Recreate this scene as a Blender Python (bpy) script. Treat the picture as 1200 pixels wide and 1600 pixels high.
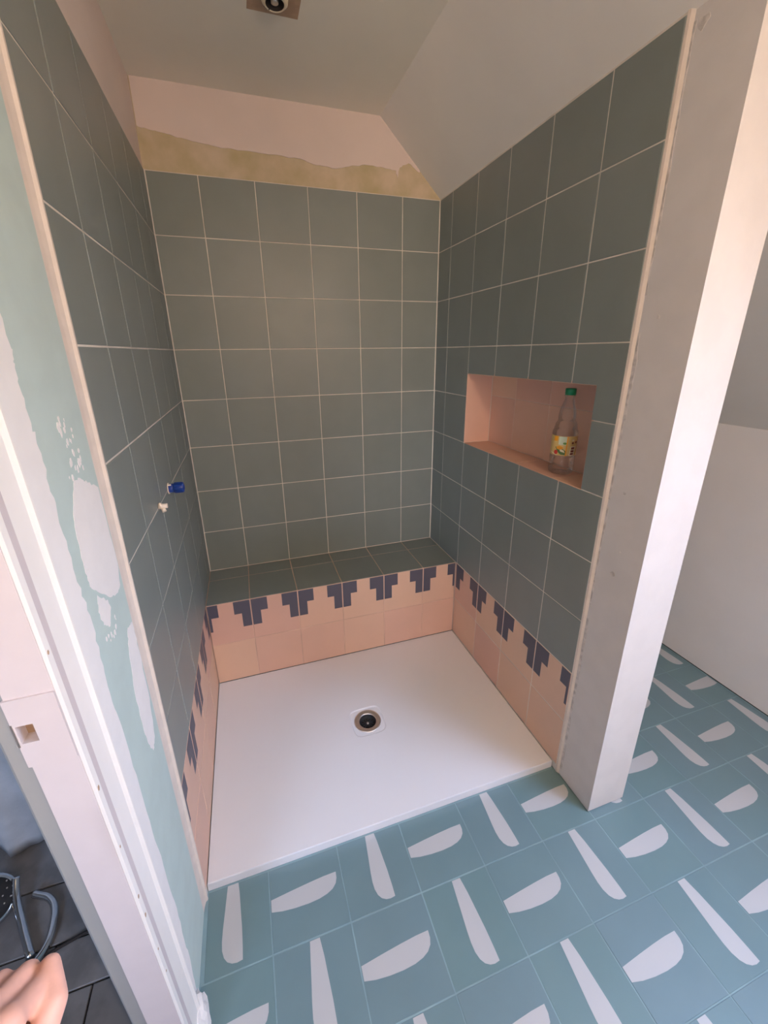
import bpy, bmesh, math, random
from mathutils import Vector, Matrix
random.seed(7)
for o in list(bpy.data.objects):
    bpy.data.objects.remove(o, do_unlink=True)
scene = bpy.context.scene
COL = scene.collection

# ------------------------------------------------------------------ measures (metres; tiles are 20 cm)
P = 0.2
W = 1.149            # shower width between finished tile faces (left x=0)
ZB = 0.399           # bench top above tray
BD = 0.306           # bench depth
ZF = -0.031          # bathroom floor
TRAY_Y = -1.074      # tray front edge
LEND, REND = -1.0886, -1.0916   # where wall tiles stop, left / right
TT = 0.008           # tile thickness
SUB = 0.0012         # grout lies this far behind the tile faces
ZC = 2.26            # flat ceiling
CRX, SL = 0.878, 0.945          # ceiling crease and slope
def zs(x): return ZC - SL * (x - CRX)
KX = 2.12            # knee wall
PX0, PX1, PEND = W + 0.006, 1.297, -1.239   # partition
YB = -3.0            # wall behind the photographer
DY = -1.442          # door opening edge
DY2 = -2.19
RX0, RX1, RY0, RY1 = 1.36, 1.96, -2.42, -1.60      # roof window opening in the slope
snor = Vector((SL, 0, 1)).normalized(); sdir = Vector((1, 0, -SL)).normalized()

# ------------------------------------------------------------------ camera
CAM = Vector((0.2476, -1.9134, 1.3843))
PITCH, ROLL, YAW, FPX = -0.3326, -0.0114, -0.3112, 643.408
cy_, sy_ = math.cos(YAW), math.sin(YAW)
FW = Vector((-sy_ * math.cos(PITCH), cy_ * math.cos(PITCH), math.sin(PITCH)))
RT = Vector((cy_, sy_, 0)); UP = RT.cross(FW)
cr, sr = math.cos(ROLL), math.sin(ROLL)
RT, UP = cr * RT + sr * UP, -sr * RT + cr * UP
cam_d = bpy.data.cameras.new('camera')
cam = bpy.data.objects.new('camera', cam_d); COL.objects.link(cam)
M = Matrix((RT, UP, -FW)).transposed().to_4x4(); M.translation = CAM
cam.matrix_world = M
cam_d.sensor_fit = 'VERTICAL'; cam_d.sensor_height = 36; cam_d.sensor_width = 27
cam_d.lens = FPX / 1600 * 36
cam_d.shift_x = (600 - 595.1) / 1600
cam_d.shift_y = -(800 - 771.45) / 1600
cam_d.clip_start = 0.01
scene.camera = cam
def pix(u, v, t):
    return CAM + t * (FW + RT * ((u - 595.1) / FPX) - UP * ((v - 771.45) / FPX))

# ------------------------------------------------------------------ world: sky above, sunlit ground below the horizon
world = bpy.data.worlds.new('sky'); scene.world = world; world.use_nodes = True
wn, wl = world.node_tree.nodes, world.node_tree.links
wn.clear()
wo = wn.new('ShaderNodeOutputWorld'); wb = wn.new('ShaderNodeBackground')
tc = wn.new('ShaderNodeTexCoord'); sx = wn.new('ShaderNodeSeparateXYZ'); rp = wn.new('ShaderNodeValToRGB')
mr = wn.new('ShaderNodeMapRange'); mr.inputs[1].default_value = -1; mr.inputs[2].default_value = 1
wl.new(tc.outputs['Generated'], sx.inputs[0]); wl.new(sx.outputs['Z'], mr.inputs[0]); wl.new(mr.outputs[0], rp.inputs[0])
e = rp.color_ramp.elements
e[0].position = 0.0; e[0].color = (0.80, 0.58, 0.42, 1)
e[1].position = 1.0; e[1].color = (0.72, 1.0, 1.60, 1)
for pos, c in ((0.46, (0.82, 0.62, 0.48, 1)), (0.52, (1.05, 1.05, 1.15, 1)), (0.68, (0.90, 1.10, 1.55, 1))):
    q = e.new(pos); q.color = c
wl.new(rp.outputs[0], wb.inputs[0]); wb.inputs[1].default_value = 21.5
wl.new(wb.outputs[0], wo.inputs[0])
# portals over the roof window and the added side room window
p2_d = bpy.data.lights.new('roof_daylight_portal', 'AREA'); p2_d.shape = 'RECTANGLE'
p2_d.size = (RX1 - RX0) * math.hypot(1, SL); p2_d.size_y = RY1 - RY0; p2_d.cycles.is_portal = True
p2 = bpy.data.objects.new('roof_daylight_portal', p2_d); COL.objects.link(p2)
m_ = Matrix((sdir, Vector((0, 1, 0)), snor)).transposed().to_4x4()
m_.translation = Vector(((RX0 + RX1) / 2, (RY0 + RY1) / 2, zs((RX0 + RX1) / 2))) + snor * 0.152
p2.matrix_world = m_
p3_d = bpy.data.lights.new('side_room_fill_portal', 'AREA'); p3_d.shape = 'RECTANGLE'; p3_d.size = 0.8; p3_d.size_y = 1.0; p3_d.cycles.is_portal = True
p3 = bpy.data.objects.new('side_room_fill_portal', p3_d); COL.objects.link(p3)
p3.location = (-0.85, YB - .125, 1.3); p3.rotation_euler = (math.pi / 2, 0, 0)

scene.view_settings.view_transform = 'Standard'; scene.view_settings.look = 'None'
scene.view_settings.exposure = -0.38; scene.view_settings.gamma = 1.0
scene.view_settings.use_curve_mapping = False

# ------------------------------------------------------------------ materials
def lin(r, g, b):
    f = lambda c: c / 12.92 if c <= 0.04045 else ((c + 0.055) / 1.055) ** 2.4
    return tuple(f(v / 255) for v in (r, g, b)) + (1,)
def mat(name, col, rough=0.6, metal=0.0, var=0.0, noise=0.0, nscale=30.0, bump=0.0, bscale=200.0, spec=0.5, col2=None, lo=0.4, hi=0.6):
    m = bpy.data.materials.new(name); m.use_nodes = True
    n, l = m.node_tree.nodes, m.node_tree.links
    b = n['Principled BSDF']
    b.inputs['Roughness'].default_value = rough; b.inputs['Metallic'].default_value = metal
    b.inputs['Specular IOR Level'].default_value = spec
    b.inputs['Base Color'].default_value = col
    src = None
    tcn = n.new('ShaderNodeTexCoord')
    geo = n.new('ShaderNodeNewGeometry')
    if noise > 0 or col2:
        nz = n.new('ShaderNodeTexNoise'); nz.inputs['Scale'].default_value = nscale; nz.inputs['Detail'].default_value = 6
        l.new(geo.outputs['Position'], nz.inputs['Vector'])
        mp = n.new('ShaderNodeMapRange'); mp.inputs[1].default_value = lo; mp.inputs[2].default_value = hi
        l.new(nz.outputs[0], mp.inputs[0])
        mx = n.new('ShaderNodeMix'); mx.data_type = 'RGBA'
        mx.inputs[6].default_value = col if col2 else tuple(c * (1 - noise) for c in col[:3]) + (1,)
        mx.inputs[7].default_value = col2 if col2 else tuple(c * (1 + noise) for c in col[:3]) + (1,)
        l.new(mp.outputs[0], mx.inputs[0]); src = mx.outputs[2]
    if var > 0:
        oi = n.new('ShaderNodeObjectInfo'); hs = n.new('ShaderNodeHueSaturation')
        m2 = n.new('ShaderNodeMapRange'); m2.inputs[3].default_value = 1 - var; m2.inputs[4].default_value = 1 + var
        l.new(oi.outputs['Random'], m2.inputs[0]); l.new(m2.outputs[0], hs.inputs['Value'])
        m3 = n.new('ShaderNodeMath'); m3.operation = 'MULTIPLY_ADD'; m3.inputs[1].default_value = 0.02; m3.inputs[2].default_value = 0.49
        l.new(oi.outputs['Random'], m3.inputs[0]); l.new(m3.outputs[0], hs.inputs['Hue'])
        hs.inputs['Color'].default_value = col
        if src: l.new(src, hs.inputs['Color'])
        src = hs.outputs[0]
    if src: l.new(src, b.inputs['Base Color'])
    if bump > 0:
        nb = n.new('ShaderNodeTexNoise'); nb.inputs['Scale'].default_value = bscale; nb.inputs['Detail'].default_value = 4
        l.new(geo.outputs['Position'], nb.inputs['Vector'])
        bp = n.new('ShaderNodeBump'); bp.inputs['Strength'].default_value = bump; bp.inputs['Distance'].default_value = 0.002
        l.new(nb.outputs[0], bp.inputs['Height']); l.new(bp.outputs[0], b.inputs['Normal'])
    return m
MT = {}
MT['green'] = mat('sage_tile', lin(128, 136, 133), 0.40, var=0.03, noise=0.018, nscale=9, bump=0.06, bscale=300)
MT['pink'] = mat('pink_tile', lin(219, 180, 158), 0.5, var=0.03, noise=0.012, nscale=9)
MT['navy'] = mat('slate_blue_print', lin(84, 84, 98), 0.5)
MT['teal'] = mat('teal_floor_tile', lin(108, 134, 140), 0.36, var=0.03, noise=0.02, nscale=8, bump=0.05, bscale=250)
MT['white_print'] = mat('white_print', lin(186, 187, 188), 0.42)
MT['grout'] = mat('grout', lin(222, 214, 204), 0.85, noise=0.1, nscale=8)
MT['grout_pink'] = mat('grout_pink', lin(209, 176, 156), 0.85, noise=0.1, nscale=8)
MT['grout_floor'] = mat('grout_floor', lin(128, 154, 160), 0.85, noise=0.1, nscale=8)
MT['tray'] = mat('tray_resin', lin(230, 229, 232), 0.42, bump=0.05, bscale=500)
MT['ceiling'] = mat('ceiling_paint', lin(236, 230, 214), 0.85, noise=0.015, nscale=4)
MT['paint'] = mat('wall_paint', lin(226, 210, 202), 0.8, noise=0.02, nscale=5)
MT['bare'] = mat('bare_board', lin(186, 172, 134), 0.9, col2=lin(212, 194, 168), nscale=9, lo=0.35, hi=0.65)
MT['plaster'] = mat('plaster', lin(236, 232, 230), 0.85, noise=0.012, nscale=25, bump=0.15, bscale=60)
MT['pplaster'] = mat('partition_plaster', lin(216, 211, 208), 0.85, noise=0.02, nscale=14, bump=0.15, bscale=50)
MT['gboard'] = mat('green_plasterboard', lin(188, 205, 201), 0.85, noise=0.02, nscale=18)
MT['stain'] = mat('grey_adhesive', lin(188, 182, 178), 0.9, col2=lin(222, 215, 210), nscale=45)
MT['cream'] = mat('cream_filler', lin(216, 204, 194), 0.8, noise=0.03, nscale=30)
MT['wood'] = mat('white_gloss_paint', lin(240, 235, 231), 0.4, noise=0.008, nscale=30)
MT['jamb'] = mat('shaded_jamb_paint', lin(204, 194, 195), 0.5, noise=0.01, nscale=30)  # white frame paint made darker: the jamb's shade is in the colour
MT['grey'] = mat('shaded_rebate_paint', lin(160, 160, 158), 0.5)  # shade behind the jamb, painted into the rebate as grey
MT['dark'] = mat('dark_void', lin(40, 34, 32), 0.8)
MT['knee'] = mat('knee_wall_paint', lin(240, 238, 238), 0.85, noise=0.015, nscale=4)
MT['slope'] = mat('slope_paint', lin(232, 227, 218), 0.85, noise=0.015, nscale=4)
MT['slate'] = mat('slate', lin(116, 115, 116), 0.5, var=0.12, noise=0.2, nscale=14, bump=0.3, bscale=40)
MT['slate_grout'] = mat('slate_joint', lin(34, 34, 36), 0.9)
MT['sideroom'] = mat('side_room_paint', lin(120, 126, 134), 0.8)
MT['chrome'] = mat('chrome', (0.7, 0.72, 0.74, 1), 0.12, metal=1)
MT['steel'] = mat('steel', (0.72, 0.66, 0.61, 1), 0.42, metal=1)
MT['darkrubber'] = mat('dark_rubber', lin(48, 48, 50), 0.6)
MT['blue'] = mat('blue_plastic', lin(22, 58, 140), 0.35)
MT['whiteplastic'] = mat('white_plastic', lin(238, 222, 204), 0.4)
MT['cap'] = mat('green_cap', lin(24, 140, 88), 0.4)
MT['cloth'] = mat('blue_grey_cloth', lin(172, 175, 180), 0.9, noise=0.1, nscale=9, bump=0.2, bscale=90)
MT['skin'] = mat('skin', lin(226, 176, 160), 0.55, noise=0.06, nscale=40)
MT['nail'] = mat('nail', lin(236, 196, 182), 0.35)
MT['porcelain'] = mat('cream_ceramic', lin(235, 220, 190), 0.4)
MT['patch'] = mat('bare_plaster_patch', lin(178, 150, 124), 0.9, noise=0.08, nscale=30)
MT['foamseal'] = mat('foam', lin(190, 186, 178), 0.9)
for k, c in dict(l_cream=(214, 186, 120), l_white=(214, 226, 196), l_green=(110, 160, 80), l_orange=(232, 160, 40), l_melon=(88, 120, 60), l_red=(186, 52, 44), l_flesh=(230, 220, 190), l_dark=(120, 60, 50)).items():
    MT[k] = mat('label_' + k[2:], lin(*c), 0.5)
def clear_mat(name, tint, gl=0.9):
    m = bpy.data.materials.new(name); m.use_nodes = True
    n, l = m.node_tree.nodes, m.node_tree.links; n.clear()
    o = n.new('ShaderNodeOutputMaterial'); t = n.new('ShaderNodeBsdfTransparent'); g = n.new('ShaderNodeBsdfGlossy')
    t.inputs[0].default_value = tint; g.inputs['Roughness'].default_value = 0.08
    f = n.new('ShaderNodeFresnel'); f.inputs[0].default_value = 1.5
    mx = n.new('ShaderNodeMixShader'); mu = n.new('ShaderNodeMath'); mu.operation = 'MULTIPLY'; mu.inputs[1].default_value = gl
    l.new(f.outputs[0], mu.inputs[0]); l.new(mu.outputs[0], mx.inputs[0])
    l.new(t.outputs[0], mx.inputs[1]); l.new(g.outputs[0], mx.inputs[2]); l.new(mx.outputs[0], o.inputs[0])
    return m
m = bpy.data.materials.new('lit_bulb'); m.use_nodes = True
b = m.node_tree.nodes['Principled BSDF']; b.inputs['Emission Color'].default_value = (1, .76, .54, 1); b.inputs['Emission Strength'].default_value = 530
MT['bulb'] = m
MT['pet'] = clear_mat('clear_plastic', (0.985, 0.987, 0.987, 1), 0.6)
MT['pane'] = clear_mat('window_glass', (0.97, 0.98, 0.98, 1), 0.6)

# ------------------------------------------------------------------ builders
def make(name, verts, faces, mats, parent=None, idx=None, smooth=False, label=None, cat=None, kind=None, group=None):
    me = bpy.data.meshes.new(name); me.from_pydata([tuple(v) for v in verts], [], faces); me.update()
    for m in (mats if isinstance(mats, (list, tuple)) else [mats]): me.materials.append(MT[m])
    if idx:
        for p_, i in zip(me.polygons, idx): p_.material_index = i
    if smooth:
        for p_ in me.polygons: p_.use_smooth = True
    bm = bmesh.new(); bm.from_mesh(me); bmesh.ops.recalc_face_normals(bm, faces=bm.faces); bm.to_mesh(me); bm.free()
    return link(name, me, parent, label, cat, kind, group)
def link(name, me, parent=None, label=None, cat=None, kind=None, group=None):
    o = bpy.data.objects.new(name, me); COL.objects.link(o)
    if parent: o.parent = parent
    tag(o, label, cat, kind, group); return o
def tag(o, label=None, cat=None, kind=None, group=None):
    if label: o['label'] = label
    if cat: o['category'] = cat
    if kind: o['kind'] = kind
    if group: o['group'] = group
def empty(name, loc, label, cat):
    o = bpy.data.objects.new(name, None); COL.objects.link(o); o.location = loc; o.empty_display_size = 0.05
    tag(o, label, cat); return o
def box_data(lst):
    """lst of (x0,x1,y0,y1,z0,z1,matindex)"""
    v, f, ix = [], [], []
    for b in lst:
        x0, x1, y0, y1, z0, z1 = b[:6]; k = len(v)
        v += [(x0, y0, z0), (x1, y0, z0), (x1, y1, z0), (x0, y1, z0), (x0, y0, z1), (x1, y0, z1), (x1, y1, z1), (x0, y1, z1)]
        f += [(k, k+3, k+2, k+1), (k+4, k+5, k+6, k+7), (k, k+1, k+5, k+4), (k+1, k+2, k+6, k+5), (k+2, k+3, k+7, k+6), (k+3, k, k+4, k+7)]
        ix += [b[6] if len(b) > 6 else 0] * 6
    return v, f, ix
def boxes(name, lst, mats, parent=None, **kw):
    v, f, ix = box_data(lst); return make(name, v, f, mats, parent, ix, **kw)
def prism(name, poly, axis_fn, h0, h1, mats, parent=None, smooth=False, **kw):
    """poly: list of 2D points, axis_fn(a,b,h)->3D"""
    n = len(poly)
    v = [axis_fn(a, b, h0) for a, b in poly] + [axis_fn(a, b, h1) for a, b in poly]
    f = [tuple(range(n))[::-1], tuple(range(n, 2 * n))] + [(i, (i+1) % n, n + (i+1) % n, n + i) for i in range(n)]
    return make(name, v, f, mats, parent, None, smooth, **kw)
def lathe_data(prof, n=24, frame=None):
    """prof (r,h); frame = 4x4 with local z as axis"""
    v, f = [], []
    for r, h in prof:
        for i in range(n):
            a = 2 * math.pi * i / n; v.append(Vector((r * math.cos(a), r * math.sin(a), h)))
    for j in range(len(prof) - 1):
        for i in range(n):
            f.append((j*n+i, j*n+(i+1) % n, (j+1)*n+(i+1) % n, (j+1)*n+i))
    if frame is not None: v = [frame @ q for q in v]
    return v, f
def lathe(name, prof, mats, parent=None, n=24, frame=None, smooth=True, cap=True, **kw):
    v, f = lathe_data(prof, n, frame)
    if cap:
        if prof[0][0] > 1e-6: f.append(tuple(range(n))[::-1])
        k = (len(prof) - 1) * n
        if prof[-1][0] > 1e-6: f.append(tuple(range(k, k + n)))
    return make(name, v, f, mats, parent, None, smooth, **kw)
def frame_to(loc, zdir, xhint=Vector((0, 0, 1))):
    z = Vector(zdir).normalized(); x = Vector(xhint)
    if abs(x.normalized().dot(z)) > 0.95: x = Vector((1, 0, 0))
    x = (x - x.dot(z) * z).normalized(); y = z.cross(x)
    m = Matrix((x, y, z)).transposed().to_4x4(); m.translation = Vector(loc); return m
def tube(name, pts, r, mats, parent=None, n=10, **kw):
    pts = [Vector(q) for q in pts]; v, f = [], []
    prev = None
    for i, q in enumerate(pts):
        d = (pts[min(i+1, len(pts)-1)] - pts[max(i-1, 0)]).normalized()
        x = prev if prev is not None else (Vector((0, 0, 1)) if abs(d.z) < 0.9 else Vector((1, 0, 0)))
        x = (x - x.dot(d) * d).normalized(); prev = x; y = d.cross(x)
        rr = r[i] if isinstance(r, (list, tuple)) else r
        for k in range(n):
            a = 2 * math.pi * k / n; v.append(q + rr * (math.cos(a) * x + math.sin(a) * y))
    for j in range(len(pts) - 1):
        for k in range(n): f.append((j*n+k, j*n+(k+1) % n, (j+1)*n+(k+1) % n, (j+1)*n+k))
    f += [tuple(range(n))[::-1], tuple(range((len(pts)-1)*n, len(pts)*n))]
    return make(name, v, f, mats, parent, None, True, **kw)
def spline(pts, sub=6):
    pts = [Vector(q) for q in pts]; out = []
    g = [pts[0]] + pts + [pts[-1]]
    for i in range(1, len(g) - 2):
        for s in range(sub):
            t = s / sub; a, b, c, d = g[i-1], g[i], g[i+1], g[i+2]
            out.append(0.5 * ((2*b) + (c-a)*t + (2*a-5*b+4*c-d)*t*t + (3*b-a-3*c+d)*t**3))
    return out + [pts[-1]]
def clip(poly, x0, x1, y0, y1):
    def cut(pl, ins, inter):
        out = []
        for i in range(len(pl)):
            a, b = pl[i-1], pl[i]
            if ins(b):
                if not ins(a): out.append(inter(a, b))
                out.append(b)
            elif ins(a): out.append(inter(a, b))
        return out
    def ix(v): return lambda a, b: (v, a[1] + (b[1]-a[1]) * (v-a[0]) / (b[0]-a[0]))
    def iy(v): return lambda a, b: (a[0] + (b[0]-a[0]) * (v-a[1]) / (b[1]-a[1]), v)
    for ins, it in ((lambda q: q[0] >= x0, ix(x0)), (lambda q: q[0] <= x1, ix(x1)), (lambda q: q[1] >= y0, iy(y0)), (lambda q: q[1] <= y1, iy(y1))):
        poly = cut(poly, ins, it)
        if not poly: return []
    return poly

# --- tiles: one bevelled slab each, printed motif as its own faces on the top; mesh data shared between alike tiles
TILE_MESH = {}
def tile_mesh(w, h, t, m_base, m_print, polys):
    key = (round(w, 4), round(h, 4), round(t, 4), m_base, m_print, tuple(tuple((round(a, 4), round(b, 4)) for a, b in q) for q in polys))
    if key in TILE_MESH: return TILE_MESH[key]
    b = 0.0011; a, c = w / 2, h / 2
    v = [(-a, -c, 0), (a, -c, 0), (a, c, 0), (-a, c, 0), (-a, -c, t-b), (a, -c, t-b), (a, c, t-b), (-a, c, t-b),
         (-a+b, -c+b, t), (a-b, -c+b, t), (a-b, c-b, t), (-a+b, c-b, t)]
    f = [(3, 2, 1, 0), (0, 1, 5, 4), (1, 2, 6, 5), (2, 3, 7, 6), (3, 0, 4, 7), (4, 5, 9, 8), (5, 6, 10, 9), (6, 7, 11, 10), (7, 4, 8, 11), (8, 9, 10, 11)]
    ix = [0] * len(f)
    for q in polys:
        k = len(v); v += [(x, y, t + 0.00025) for x, y in q]; f.append(tuple(range(k, k + len(q)))); ix.append(1)
    me = bpy.data.meshes.new('tile'); me.from_pydata(v, [], f); me.update()
    me.materials.append(MT[m_base])
    if m_print: me.materials.append(MT[m_print])
    for p_, i in zip(me.polygons, ix): p_.material_index = i
    TILE_MESH[key] = me
    return me
class Plane:
    def __init__(s, o, u, v):
        s.o, s.u, s.v = Vector(o), Vector(u), Vector(v); s.n = s.u.cross(s.v)
    def mat(s, a, b):
        m = Matrix((s.u, s.v, s.n)).transposed().to_4x4(); m.translation = s.o + a * s.u + b * s.v; return m
G = 0.0016
def tile(parent, pl, u0, u1, v0, v1, base='green', pr=None, motif=None, org=None, t=TT, name='tile', gap=G):
    """rectangle u0..u1 x v0..v1 in plane; finished face at plane origin; motif polygons given in tile coords from org (full-tile corner)"""
    if u1 - u0 < 0.008 or v1 - v0 < 0.008: return None
    cu, cv = (u0 + u1) / 2, (v0 + v1) / 2; w, h = u1 - u0 - 2 * gap, v1 - v0 - 2 * gap
    polys = []
    for q in (motif or []):
        q2 = [(org[0] + a - cu, org[1] + b - cv) for a, b in q]
        q2 = clip(q2, -w/2 + .0009, w/2 - .0009, -h/2 + .0009, h/2 - .0009)
        if len(q2) > 2: polys.append(q2)
    me = tile_mesh(w, h, t, base, pr if polys else None, polys)
    o = bpy.data.objects.new(name, me); COL.objects.link(o); o.parent = parent
    m = pl.mat(cu, cv); m.translation -= pl.n * (t - random.uniform(-0.0003, 0.0003))
    m = m @ Matrix.Rotation(random.uniform(-.0012, .0012), 4, 'X') @ Matrix.Rotation(random.uniform(-.0012, .0012), 4, 'Y')
    o.matrix_local = m
    return o

# ================================================================== THE SETTING
# --- floor with printed teal tiles
floor = boxes('floor', [(-0.064, KX + 0.1, YB - 0.1, 0.1, ZF - 0.16, ZF - 0.0007)], 'grout_floor', kind='structure',
              label='teal tiled bathroom floor with white brushstroke prints', cat='floor')
FPL = Plane((0, 0, ZF), (1, 0, 0), (0, 1, 0))
MA = [(0.455, 0.985), (0.58, 0.985), (0.605, 0.80), (0.618, 0.62), (0.635, 0.40), (0.642, 0.20), (0.642, 0.082), (0.575, 0.075), (0.515, 0.085), (0.46, 0.115), (0.42, 0.165), (0.395, 0.24), (0.39, 0.33), (0.398, 0.45), (0.42, 0.65)]
MB = [(0.015, 0.565), (0.015, 0.43), (0.15, 0.40), (0.32, 0.38), (0.5, 0.372), (0.65, 0.378), (0.76, 0.398), (0.84, 0.43), (0.895, 0.48), (0.918, 0.54), (0.922, 0.615), (0.75, 0.615), (0.55, 0.605), (0.3, 0.588)]
MA = [(a * P, b * P) for a, b in MA]; MB = [(a * P, b * P) for a, b in MB]
FX, FY = -0.038, -1.0628
for j in range(-6, 7):
    for i in range(0, 11):
        x0, x1 = FX + i * P, FX + (i + 1) * P; y1, y0 = FY - j * P, FY - (j + 1) * P
        cx0, cx1, cy0, cy1 = max(x0, -0.0065 if j > 0 else 0.001), min(x1, KX - 0.004), y0, y1
        if j == 0 and x1 < W + 0.02: cy1 = min(cy1, TRAY_Y - 0.003)
        if j < 0:
            cx0 = max(cx0, PX1 + 0.003); cy1 = min(cy1, 0.0)
        if cx1 - cx0 < 0.01 or cy1 - cy0 < 0.01: continue
        tile(floor, FPL, cx0, cx1, cy0, cy1, 'teal', 'white_print', [MA if (i + j) % 2 == 0 else MB], (x0, y0), t=0.004, gap=0.001)

# --- ceiling
ceiling = boxes('ceiling', [(-0.08, CRX, YB - 0.1, 0.13, ZC, ZC + 0.15)], 'ceiling', kind='structure', label='flat painted ceiling over the shower', cat='ceiling')
def slope_piece(x0, x1, y0, y1, th=0.15):
    o = snor * th
    a = [Vector((x0, y0, zs(x0))), Vector((x1, y0, zs(x1))), Vector((x1, y1, zs(x1))), Vector((x0, y1, zs(x0)))]
    return a + [q + o for q in a]
v, f = [], []
for b in ((CRX, RX0, YB - 0.1, 0.13), (RX1, KX + 0.15, YB - 0.1, 0.13), (RX0, RX1, YB - 0.1, RY0), (RX0, RX1, RY1, 0.13)):
    k = len(v); v += slope_piece(*b)
    f += [(k, k+3, k+2, k+1), (k+4, k+5, k+6, k+7), (k, k+1, k+5, k+4), (k+1, k+2, k+6, k+5), (k+2, k+3, k+7, k+6), (k+3, k, k+4, k+7)]
k = len(v)   # ridge filler so no light leaks at the crease
v += [(CRX - .01, YB - .1, ZC + .005), (CRX + .16, YB - .1, ZC + .02), (CRX - .01, YB - .1, ZC + .15), (CRX - .01, .13, ZC + .005), (CRX + .16, .13, ZC + .02), (CRX - .01, .13, ZC + .15)]
f += [(k, k+1, k+2), (k+3, k+5, k+4), (k, k+3, k+4, k+1), (k+1, k+4, k+5, k+2), (k+2, k+5, k+3, k)]
make('ceiling_slope', v, f, 'slope', kind='structure', label='sloping painted ceiling running down to the low knee wall', cat='ceiling')
# roof window in the slope
def sp(x, y, d): return Vector((x, y, zs(x))) + snor * d
rw = bpy.data.objects.new('window_1', None); COL.objects.link(rw); rw.location = sp((RX0 + RX1) / 2, (RY0 + RY1) / 2, 0.08)
tag(rw, 'roof window set in the sloping ceiling behind the photographer', 'window', 'structure')
def slope_box(name, x0, x1, y0, y1, d0, d1, m):
    q = [sp(x, y, d) - rw.location for d in (d0, d1) for x, y in ((x0, y0), (x1, y0), (x1, y1), (x0, y1))]
    return make(name, q, [(0, 3, 2, 1), (4, 5, 6, 7), (0, 1, 5, 4), (1, 2, 6, 5), (2, 3, 7, 6), (3, 0, 4, 7)], m, rw)
for b in ((RX0, RX0 + .04, RY0, RY1), (RX1 - .04, RX1, RY0, RY1), (RX0 + .04, RX1 - .04, RY0, RY0 + .05), (RX0 + .04, RX1 - .04, RY1 - .05, RY1)):
    slope_box('window_frame', *b, .06, .12, 'wood')
slope_box('pane', RX0 + .04, RX1 - .04, RY0 + .05, RY1 - .05, .085, .089, 'pane')

# --- back wall: tiles to 2 m, bare filler band, then paint
wall_back = boxes('wall_back', [(-0.08, KX + 0.1, SUB, 0.13, ZF - 0.1, 2.0, 0), (-0.08, KX + 0.1, 0.003, 0.13, 2.0, ZC + 0.1, 1)], ['grout', 'bare'], kind='structure',
                  label='back shower wall of sage tiles under a strip of unfinished plaster', cat='wall')
BPL = Plane((0, 0, 0), (1, 0, 0), (0, 0, 1))     # normal -Y
CX = [0.0] + [0.1747 + P * k for k in range(5)] + [W]
RZ = [ZB + P * k for k in range(9)]
for r in range(8):
    for c in range(6):
        tile(wall_back, BPL, CX[c], CX[c+1], RZ[r], RZ[r+1])
for cx in (0.0, W):
    sgn = 1 if cx == 0.0 else -1
    prism('corner_seal', [(cx, 0.0), (cx + sgn * .0035, 0.0), (cx, -.0035)], lambda a, b, h: (a, b, h), ZB, 2.0, 'grout', wall_back)
def jag(pts, amp, sub=5, closed=False):
    out = []
    n = len(pts)
    for i in range(n if closed else n - 1):
        a, b = pts[i], pts[(i+1) % n]
        for s in range(sub):
            t = s / sub
            out.append((a[0] + (b[0]-a[0]) * t + (random.uniform(-amp, amp) if s else 0), a[1] + (b[1]-a[1]) * t + (random.uniform(-amp, amp) if s else 0)))
    if not closed: out.append(pts[-1])
    return out
band = jag([(0.0, 2.125), (0.035, 2.118), (0.091, 2.112), (0.172, 2.10), (0.256, 2.092), (0.345, 2.091), (0.436, 2.089), (0.556, 2.087), (0.616, 2.073), (0.692, 2.069), (0.758, 2.086), (0.825, 2.094), (0.92, 2.09), (0.945, 2.088), (0.95, 2.06), (0.962, 2.10), (1.0, 2.118), (1.05, 2.09)], 0.0022)
prism('paint_coat', band + [(1.05, zs(1.05) - .0), (CRX, ZC), (0.0, ZC)], lambda a, b, h: (a, h, b), 0.0005, 0.004, 'paint', wall_back, label='pinkish white paint ending in a ragged lower edge')

# --- left wall: tiles, then bare green plasterboard, then the door opening
wall_left = boxes('wall_left', [
    (-0.066, -SUB, LEND, TT, ZF - 0.1, 2.0, 0), (-0.066, -0.003, LEND, TT, 2.0, ZC + .1, 1),
    (-0.066, -TT, DY + 0.062, LEND, ZF - 0.1, ZC + .1, 2),
    (-0.066, -TT, DY2 - 0.03, DY + 0.062, 2.06, ZC + .1, 2),
    (-0.066, -TT, YB - .1, DY2 - 0.03, ZF - 0.1, ZC + .1, 3)], ['grout', 'paint', 'gboard', 'plaster'], kind='structure',
    label='left shower wall of sage tiles ending at bare green plasterboard', cat='wall')
LPL = Plane((0, 0, 0), (0, -1, 0), (0, 0, 1))    # u = -y ; normal = (-1,0,0)x... fixed below
LPL.n = Vector((1, 0, 0)); LPL.u, LPL.v = Vector((0, 1, 0)), Vector((0, 0, 1))
LY = [LEND, -0.9155, -0.7155, -0.5155, -0.3155, -0.1155, 0.0]
LOW_L = [LEND, -0.9155, -0.7155, -0.5155, -BD]
HT, HL, H1, H2 = 0.069, 0.039, 0.064, 0.131
STEP = [[(0, P), (0, P - H2), (HL, P - H2), (HL, P - H1), (HT, P - H1), (HT, P)], [(P - HT, P), (P - HT, P - H1), (P - HL, P - H1), (P - HL, P - H2), (P, P - H2), (P, P)]]
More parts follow.
